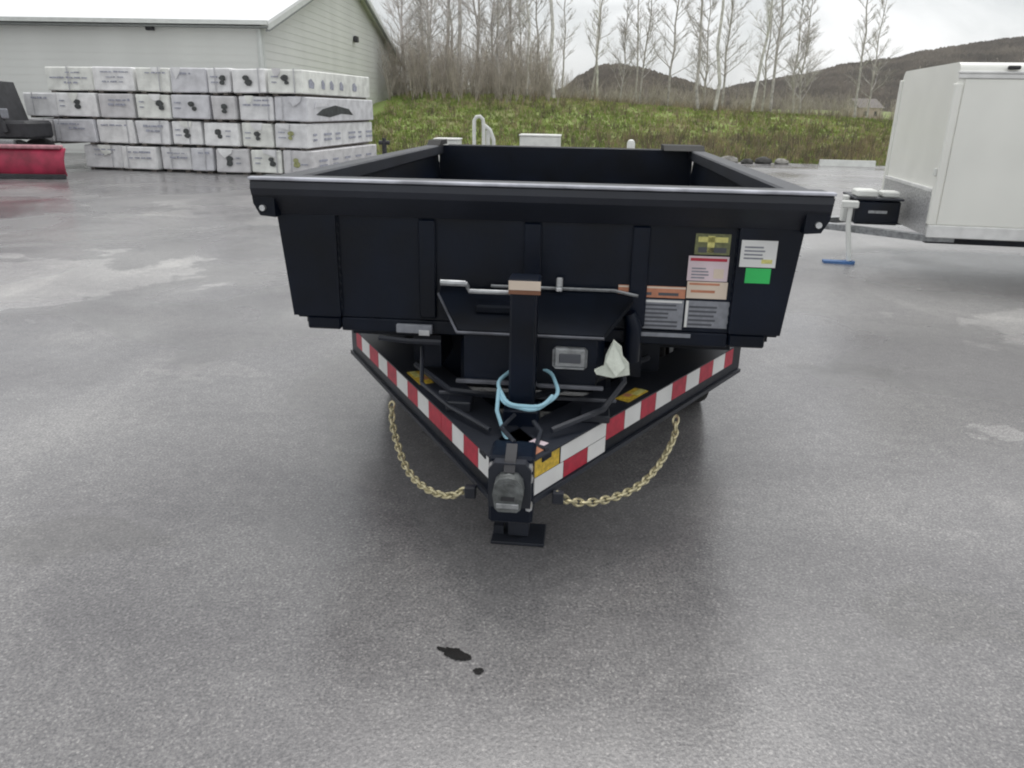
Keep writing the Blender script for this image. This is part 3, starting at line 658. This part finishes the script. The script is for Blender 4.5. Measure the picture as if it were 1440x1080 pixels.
# chassis and A-frame tongue
m_ = MB()
for s in (-1, 1): m_.box((s*.42-.04, .05, .56), (s*.42+.04, L_-.1, .70), BLK)
m_.box((-.9, .5, .56), (.9, .6, .62), BLK); m_.box((-.9, 2.9, .56), (.9, 3.0, .62), BLK); m_.build('chassis', D)
m_ = MB(); m_.box((-.34, -.1, .44), (.34, -.02, .49), BLK, ch=.006); m_.build('cross_member', D)
RT, RB, RW = .50, .335, .185
A0, A1 = Vector((.055, -.70, 0)), Vector((1.03, .88, 0)); dA = (A1-A0).normalized(); nA = Vector((dA.y, -dA.x, 0))   # outward for the right rail
def rail_pt(t, off, s):
    p = A0+dA*t+nA*off; return (p.x*s, p.y)
LR = (A1-A0).length
def xt(u): return (u-A0.x)/dA.x            # length along rail for lateral position u
for s in (-1, 1):
    m_ = MB(); P_ = [rail_pt(0, 0, s), rail_pt(LR, 0, s), rail_pt(LR, -RW, s), rail_pt(.08, -RW, s)]
    m_.prism(P_, RB+.02, RT-.008, BLK, 'z'); rl = m_.build('tongue_rail', D)
    m_ = MB()
    for z0, z1 in ((RB, RB+.018), (RT-.006, RT)):
        P_ = [rail_pt(0, .012, s), rail_pt(LR, .012, s), rail_pt(LR, -RW-.008, s), rail_pt(.08, -RW-.008, s)]; m_.prism(P_, z0, z1, BLK2, 'z')
    m_.build('rail_flange', rl)
    # reflective tape: outer face
    def tape(u0, u1, z0, z1, mt, name='reflective_tape', o0=.0015):
        a, b = xt(u0), xt(u1); m2 = MB(); m2.prism([rail_pt(a, o0, s), rail_pt(b, o0, s), rail_pt(b, o0+.0015, s), rail_pt(a, o0+.0015, s)], z0, z1, mt, 'z'); return m2.build(name, rl)
    ub = [.32, .395, .465, .535, .615, .69, .765, .845, .92, .975]
    for i in range(9): tape(ub[i], ub[i+1]-.002, .405, .488, REDP if i % 2 == 0 else WHT)
    if s > 0:
        tape(.155, .318, .425, .492, WHT); tape(.07, .165, .358, .422, WHT); tape(.167, .25, .358, .422, REDP); tape(.252, .318, .358, .422, WHT)
        tape(.068, .15, .425, .492, YELP, 'caution_sticker'); 
        m2 = MB(); m2.prism([rail_pt(.02, -.01, s), rail_pt(.11, -.01, s), rail_pt(.11, -.10, s), rail_pt(.05, -.09, s)], RT+.001, RT+.0025, ORNP, 'z'); m2.build('caution_sticker', rl)
        m2 = MB(); m2.prism([rail_pt(.11, -.03, s), rail_pt(.16, -.03, s), rail_pt(.16, -.09, s), rail_pt(.11, -.09, s)], RT+.001, RT+.0025, PINKW, 'z'); m2.build('caution_sticker', rl)
    else:
        for i, (a, b) in enumerate(((.05, .13), (.13, .2), (.2, .26), (.26, .32))): tape(a, b-.002, .405, .488, WHT if i % 2 == 0 else REDP)
    # yellow warning sticker on the top flange
    c0 = xt(.42 if s > 0 else .47); m2 = MB()
    m2.prism([rail_pt(c0, -.012, s), rail_pt(c0+.17, -.012, s), rail_pt(c0+.17, -.075, s), rail_pt(c0, -.075, s)], RT+.001, RT+.0025, YELP, 'z')
    m2.prism([rail_pt(c0+.09, -.022, s), rail_pt(c0+.17, -.022, s), rail_pt(c0+.17, -.05, s), rail_pt(c0+.09, -.05, s)], RT+.0027, RT+.0037, YELG, 'z')
    m2.prism([rail_pt(c0+.05, -.04, s), rail_pt(c0+.085, -.04, s), rail_pt(c0+.085, -.07, s), rail_pt(c0+.05, -.07, s)], RT+.0027, RT+.0037, ORNP, 'z')
    m2.build('warning_sticker', rl)
# tongue throat plate, coupler
m_ = MB(); m_.prism([(-.10, -.64), (.10, -.64), (.19, -.47), (-.19, -.47)], RT-.03, RT-.012, BLK, 'z'); m_.build('gusset_plate', D)
m_ = MB(); m_.box((-.075, -.74, .28), (.075, -.60, .53), BLK, ch=.01); m_.build('coupler_channel', D)
m_ = MB(); zc = .44
m_.prism([(-.042, zc-.05), (-.03, zc-.062), (.03, zc-.062), (.042, zc-.05), (.05, zc+.0), (.044, zc+.035), (.028, zc+.054), (0, zc+.06), (-.028, zc+.054), (-.044, zc+.035), (-.05, zc)], -.835, -.742, CSTM, 'y')
cp = m_.build('coupler', D, smooth=True)
m_ = MB(); m_.prism([(-.07, zc-.075), (.07, zc-.075), (.07, zc+.06), (.05, zc+.085), (-.05, zc+.085), (-.07, zc+.06)], -.78, -.7425, BLK2, 'y'); m_.build('mounting_plate', cp)
m_ = MB(); m_.torus((0, -.832, zc+.002), .038, .005, CSTM, Matrix.Rotation(pi/2, 3, 'X'), 20, 6); m_.build('coupler_ring', cp, smooth=True)
m_ = MB(); m_.box((-.022, -.839, zc-.02), (.022, -.8355, zc-.007), DRK); m_.box((-.036, -.845, zc-.045), (.036, -.836, zc-.028), GAL, ch=.002); m_.build('ball_slot', cp)
m_ = MB(); m_.prism([(-.80, zc+.062), (-.75, zc+.062), (-.70, zc+.115), (-.71, zc+.125), (-.77, zc+.09)], -.018, .018, DRK, 'x'); m_.build('latch_lever', cp)
for sx in (-1, 1):
    m_ = MB(); m_.box((sx*.155-.02, -.62, .30), (sx*.155+.02, -.59, .345), BLK2, ch=.004); m_.build('chain_lug', D)
for bx_, bz in ((-.06, .5), (.062, .5), (.063, .46), (.064, .36)):
    m_ = MB(); m_.tube([(bx_, -.77, bz), (bx_, -.735, bz)], .012, SIL, 6); m_.build('bolt', D)
# jack
m_ = MB(); m_.box((-.048, -.39, .17), (.048, -.295, 1.02), BLK, ch=.008); jk = m_.build('jack_tube', D)
m_ = MB(); m_.box((-.056, -.40, 1.02), (.056, -.285, 1.045), BLK, ch=.006); m_.build('jack_cap', D)
m_ = MB(); m_.prism([(-.052, 1.01), (.06, 1.01), (.06, 1.042), (-.052, 1.042)], -.4025, -.4005, CREAM, 'y'); m_.prism([(-.052, .995), (.06, .995), (.06, 1.009), (-.052, 1.009)], -.4025, -.4005, mat('print_brown', (.2, .09, .05), .6), 'y'); m_.build('jack_label', D)
m_ = MB(); m_.box((-.066, -.405, .43), (.066, -.28, .56), BLK, ch=.006); m_.build('jack_collar', D)
m_ = MB(); m_.box((-.04, -.38, .02), (.04, -.305, .2), BLK2, ch=.004); m_.build('jack_leg', D)
m_ = MB(); m_.box((-.105, -.42, .001), (.105, -.26, .014), BLK2, ch=.003); m_.box((-.1, -.36, .014), (-.06, -.32, .05), BLK2); m_.build('jack_foot', D)
m_ = MB(); m_.tube([(-.05, -.34, .985), (-.2, -.34, .985), (-.205, -.34, 1.0), (-.205, -.36, 1.015), (-.30, -.36, 1.017)], .0085, GAL, 8); m_.tube([(-.21, -.36, 1.016), (-.30, -.36, 1.017)], .011, GAL, 8); m_.build('crank_handle', D, smooth=True)
# tongue tool box
m_ = MB()
def frus(zb, zt, rb, rt, mt, mm):
    k = len(mm.v); mm.v += [(x, y, zb) for x, y in rb]+[(x, y, z_) for (x, y), z_ in zip(rt, zt)]; q = mm.mid(mt); n_ = len(rb)
    mm.f.append(tuple(range(k, k+n_))); mm.mi.append(q); mm.f.append(tuple(range(k+n_, k+2*n_))); mm.mi.append(q)
    for i in range(n_):
        j2 = (i+1) % n_; mm.f.append((k+i, k+j2, k+n_+j2, k+n_+i)); mm.mi.append(q)
ft = [(-.25, -.03), (.30, -.03), (.30, -.08), (.27, -.27), (-.23, -.27), (-.25, -.08)]
frus(.62, [.91, .91, .90, .81, .81, .90], ft, ft, BLK, m_); bx = m_.build('tool_box', D)
m_ = MB(); LIDM = mat('lid_black', (.002, .004, .009), .6, spec=.2, var=.5)
lt = [(-.36, -.024), (.40, -.024), (.40, -.085), (.288, -.285), (-.248, -.285), (-.36, -.085)]
frus(.79, [.926, .926, .915, .825, .825, .915], lt, lt, LIDM, m_)
# keep the lip thin: raise the lower ring to follow the slope
me_l = m_
for i, z_ in enumerate([.906, .906, .895, .805, .805, .895]): me_l.v[i] = (me_l.v[i][0], me_l.v[i][1], z_)
m_.build('box_lid', bx)
EDG = MATS['grey_edge_paint']
m_ = MB(); m_.tube([(-.255, -.287, .815), (.292, -.287, .815)], .006, EDG, 6); m_.tube([(-.255, -.287, .815), (-.362, -.088, .912)], .005, EDG, 6); m_.build('lid_edge', bx)
m_ = MB(); m_.tube([(-.16, -.028, .938), (.33, -.028, .938), (.42, -.05, .925)], .007, GAL, 6); m_.build('lid_hinge', bx)
m_ = MB(); m_.box((.105, -.285, .69), (.235, -.271, .775), GAL, ch=.012); m_.box((.13, -.291, .715), (.21, -.2855, .75), GREYD, ch=.002); m_.build('paddle_latch', bx)
m_ = MB(); m_.tube([(.128, -.30, .955), (.128, -.30, .99)], .009, SIL, 8); m_.build('grease_fitting', bx) if False else None
m_ = MB(); m_.box((.10, -.05, .94), (.125, -.03, .985), SIL, ch=.004); m_.box((.1, -.075, .905+.03), (.125, -.055, .95), SIL, ch=.003); m_.build('lid_stay', bx)
m_ = MB(); m_.box((-.36, -.12, .50), (.36, -.105, .515), EDG, ch=.003); m_.build('cross_trim', D)
m_ = MB(); m_.box((-.26, -.29, .615), (.05, -.272, .63), EDG, ch=.002); m_.box((.051, -.29, .612), (.3, -.272, .626), EDG, ch=.002); m_.build('box_ledge', bx)
m_ = MB(); m_.box((-.55, -.035, .728), (-.40, -.016, .765), GREYP, ch=.003); m_.box((-.455, -.04, .722), (-.41, -.036, .745), SIL, ch=.001); m_.build('serial_plate', D)
m_ = MB(); m_.tube([(-.62, -.04, .705), (-.5, -.05, .70), (-.36, -.05, .70)], .012, BLK2, 6); m_.build('hydraulic_hose', D, smooth=True)
# crumpled white document bag
m_ = MB(); PW = mat('pale_plastic', (.66, .7, .62), .4, var=.12, scale=18, bump=.4, bscale=30)
P_ = [(.325, .825), (.355, .80), (.362, .765), (.385, .74), (.39, .70), (.33, .685), (.27, .695), (.262, .708), (.295, .725), (.30, .765)]
m_.prism(P_, -.345, -.322, PW, 'y'); m_.poly([(.325,-.346,.82),(.30,-.36,.75),(.34,-.372,.70),(.372,-.352,.73)], PW); m_.build('document_bag', bx)
m_ = MB(); m_.tube([(.41, -.04, .66), (.41, -.05, .80), (.39, -.06, .86)], [.034, .034, .024], BLK, 12); m_.build('hydraulic_cylinder', D, smooth=True)
m_ = MB(); m_.box((-.20, -.20, .866), (-.06, -.10, .90), LIDM, ch=.008); m_.build('remote_control', bx)
# decals on the bed front (flat prints)
DEC = D
def decal(name, x0, x1, z0, z1, mt, y=-.0235, extra=()):
    m2 = MB(); m2.box((x0, y-.0015, z0), (x1, y, z1), mt)
    for (a, b, c, d_, mm) in extra: m2.box((x0+(x1-x0)*a, y-.0025, z0+(z1-z0)*c), (x0+(x1-x0)*b, y-.0016, z0+(z1-z0)*d_), mm)
    return m2.build(name, DEC)
def lines(n_, mt, a=.08, b=.92, c=.1, d_=.9, seed=0):
    r = random.Random(seed); L = []
    for i in range(n_):
        z = c+(d_-c)*i/n_; L.append((a, a+(b-a)*r.uniform(.7, 1), z, z+(d_-c)/n_*.45, mt))
    return L
Yd = -.0015
decal('warning_label', .625, .758, 1.088, 1.168, OLIV, Yd, [(.08, .92, .6, .85, YELG), (.35, .55, .1, .9, YELG), (.1, .9, .1, .35, GREYD)])
decal('warning_label', .606, .760, .985, 1.082, PINKW, Yd, [(.05, .95, .8, .92, REDP)]+lines(4, GREYP, .1, .55, .1, .6, 1)+[(.65, .9, .12, .5, CREAM)])
decal('warning_label', .610, .765, .915, .982, CREAM, Yd, [(.05, .8, .8, .92, ORNP), (.1, .7, .35, .5, ORNP)])
decal('warning_label', .344, .606, .912, .958, ORNP, Yd, [(.0, 1, .8, .95, CREAM), (.15, .5, .2, .45, GREYD), (.6, .9, .2, .45, GREYD)])
decal('warning_label', .430, .604, .785, .905, GREYP, Yd, lines(6, GREYD, .06, .9, .08, .92, 2)+[(.04, .96, .9, .97, WHT)])
decal('warning_label', .612, .781, .797, .905, GREYP, Yd, lines(5, GREYD, .08, .8, .08, .9, 3)+[(.0, .06, 0, 1, WHT)])
decal('warning_label', .428, .64, .756, .772, GREYP, -.0135)
decal('price_card', .795, .929, 1.050, 1.152, WHT, -.0235, lines(4, GREYP, .1, .8, .3, .85, 4)+[(.6, .9, .15, .3, YELG)])
decal('stock_tag', .822, .916, .988, 1.046, GRNP, -.0235)
# safety chains
def chain(pts, name='safety_chain'):
    P_ = [Vector(p) for p in pts]; cur = []
    for i in range(len(P_)-1):
        a, b = P_[i], P_[i+1]; p0 = P_[i-1] if i else a*2-b; p3 = P_[i+2] if i+2 < len(P_) else b*2-a
        for k in range(8):
            t = k/8; cur.append(.5*((2*a)+(b-p0)*t+(2*p0-5*a+4*b-p3)*t*t+(3*a-p0-3*b+p3)*t**3))
    cur.append(P_[-1]); m2 = MB(); pitch = .030; acc = 0; j = 0
    for i in range(len(cur)-1):
        seg = (cur[i+1]-cur[i]); l = seg.length
        while acc < l:
            c = cur[i]+seg*(acc/l); d = seg.normalized(); M_ = d.to_track_quat('X', 'Z').to_matrix() @ Matrix.Rotation(pi/2*(j % 2)+.4, 3, 'X')
            m2.torus(c, .0155, .0056, GOLD, M_, 10, 5, 1.35, .82); acc += pitch; j += 1
        acc -= l
    return m2.build(name, D, smooth=True)
chain([(-.60, .04, .375), (-.57, -.06, .31), (-.47, -.27, .24), (-.36, -.43, .235), (-.25, -.54, .265), (-.17, -.585, .32)])
chain([(.62, .02, .385), (.61, -.04, .33), (.53, -.23, .28), (.43, -.38, .255), (.30, -.51, .265), (.20, -.57, .29), (.16, -.595, .33)])
# light-blue cable coiled round the jack
def coil():
    m2 = MB(); c = Vector((.022, -.35, .63)); pts = []
    M_ = Matrix.Rotation(radians(26), 3, 'X')
    for i in range(50):
        a = pi*1.15+2*pi*1.35*i/49; R = .108+.004*sin(i); p = M_ @ Vector((cos(a)*R, sin(a)*R, .0)); pts.append(c+p+Vector((0, 0, .012*i/49)))
    m2.tube(pts, .0075, BLU, 8)
    s0 = c+Vector((-.106, -.03, -.0))
    m2.tube([s0, c+Vector((-.105, -.09, -.06)), c+Vector((-.07, -.16, -.12)), c+Vector((-.045, -.19, -.15))], .0075, BLU, 8)
    m2.build('breakaway_cable', D, smooth=True)
    m2 = MB(); m2.tube([c+Vector((-.045, -.19, -.15)), c+Vector((-.03, -.22, -.165)), c+Vector((-.01, -.26, -.18))], [.013, .015, .011], mat('pale_plug', (.5, .56, .6), .5), 8)
    m2.tube([c+Vector((-.01, -.26, -.18)), c+Vector((.005, -.31, -.19)), c+Vector((.02, -.33, -.17))], .006, WHT, 6); m2.build('cable_plug', D, smooth=True)
    m2 = MB(); m2.tube([c+Vector((.03, -.1, -.09)), c+Vector((.06, -.14, -.11)), c+Vector((.05, -.22, -.13)), c+Vector((.09, -.26, -.125))], .009, BLK2, 8); m2.build('wiring_harness', D, smooth=True)
coil()
m_ = MB(); m_.box((-.56, .32, .40), (.56, .36, .72), BLK); m_.build('added_dark_plate', D)  # added dark plate, hides bright ground under the bed where shade falls
m_ = MB(); m_.box((-.30, .05, .47), (.34, .3, .70), BLK, ch=.02); m_.tube([(-.5, .1, .55), (-.3, -.15, .53), (.0, -.25, .55), (.25, -.1, .58), (.5, .2, .6)], .014, BLK2, 6); m_.build('hydraulic_pump', D)
for pts, r_, mt in (([(.36, -.04, .72), (.38, -.2, .62), (.3, -.35, .56), (.12, -.5, .53)], .012, BLK2), ([(-.45, .0, .66), (-.42, -.16, .56), (-.28, -.32, .53), (-.1, -.5, .52)], .009, BLK2), ([(-.02, -.42, .55), (-.06, -.5, .53), (.0, -.62, .53)], .008, BLK2)):
    m_ = MB(); m_.tube(pts, r_, mt, 6); m_.build('hydraulic_hose', D, smooth=True)
m_ = MB(); m_.box((-.30, -.30, .50), (-.2, -.22, .54), BLK2, ch=.005); m_.build('hose_bracket', D)
m_ = MB(); m_.box((.22, -.34, .50), (.33, -.25, .53), BLK2, ch=.005); m_.build('hose_bracket', D)
# axles and wheels under the deck
for v in (1.35, 2.2):
    m_ = MB(); m_.tube([(-.9, v, .36), (.9, v, .36)], .05, BLK, 8); m_.build('axle', D)
    for s in (-1, 1):
        m_ = MB(); prof = [(.72, .30), (.73, .345), (.76, .36), (.90, .36), (.93, .345), (.94, .30)]
        n_ = 28; q = m_.mid(RUB)
        prof = [(.72, .20)]+prof+[(.94, .20)]
        for i in range(n_):
            a = 2*pi*i/n_
            for (u, r_) in prof: m_.v.append((s*u, v+cos(a)*r_, .36+sin(a)*r_))
        kk = len(prof)
        for i in range(n_):
            for j in range(kk-1): m_.f.append((i*kk+j, ((i+1) % n_)*kk+j, ((i+1) % n_)*kk+j+1, i*kk+j+1)); m_.mi.append(q)
        wo = m_.build('tyre', D, smooth=True)
        m_ = MB(); m_.tube([(s*.74, v, .36), (s*.925, v, .36)], .205, GAL, 20); m_.build('rim', wo)

# ---------------------------------------------------------------- oil drips on the asphalt
OIL = mat('oil', (.012, .012, .012), .25, var=.2)
def blob(x, y, a, b, rot, seed, label, extra=()):
    r = random.Random(seed); m2 = MB()
    for lv, (ox, oy, sa, sb) in enumerate([(0, 0, a, b)]+list(extra)):
        P_ = []
        for i in range(44):
            t = 2*pi*i/44; k = .95+.33*noise.noise(Vector((cos(t)*1.8, sin(t)*1.8, seed*3.1+lv)))+r.uniform(-.09, .09); u, v = cos(t)*sa*k, sin(t)*sb*k; P_.append((ox+u*cos(rot)-v*sin(rot), oy+u*sin(rot)+v*cos(rot)))
        m2.prism(P_, 0, .0012+.0004*lv, OIL, 'z')
    tag(m2.build('oil_stain', loc=(x, y, .003)), label, 'oil stain', 'oil stains in the foreground')
blob(-.165, 1.963, .038, .024, -.4, 1, 'larger black oil drip on the bare asphalt in front', [(-.035, .016, .024, .009), (.03, -.016, .026, .018)])
blob(-.085, 1.885, .017, .013, 0, 2, 'small round black oil drip beside the larger one')

# ---------------------------------------------------------------- damp air
HZ = bpy.data.materials.new('haze_air'); HZ.use_nodes = True; t = HZ.node_tree; t.nodes.clear()
o_ = t.nodes.new('ShaderNodeOutputMaterial'); v_ = t.nodes.new('ShaderNodeVolumePrincipled'); v_.inputs['Density'].default_value = .0003; v_.inputs['Color'].default_value = (.93, .94, .95, 1); v_.inputs['Anisotropy'].default_value = .2
t.links.new(v_.outputs[0], o_.inputs['Volume'])
mb = MB(); mb.box((-2650, -120, -1.2), (2650, 3600, 90), HZ); tag(mb.build('haze'), kind='stuff')
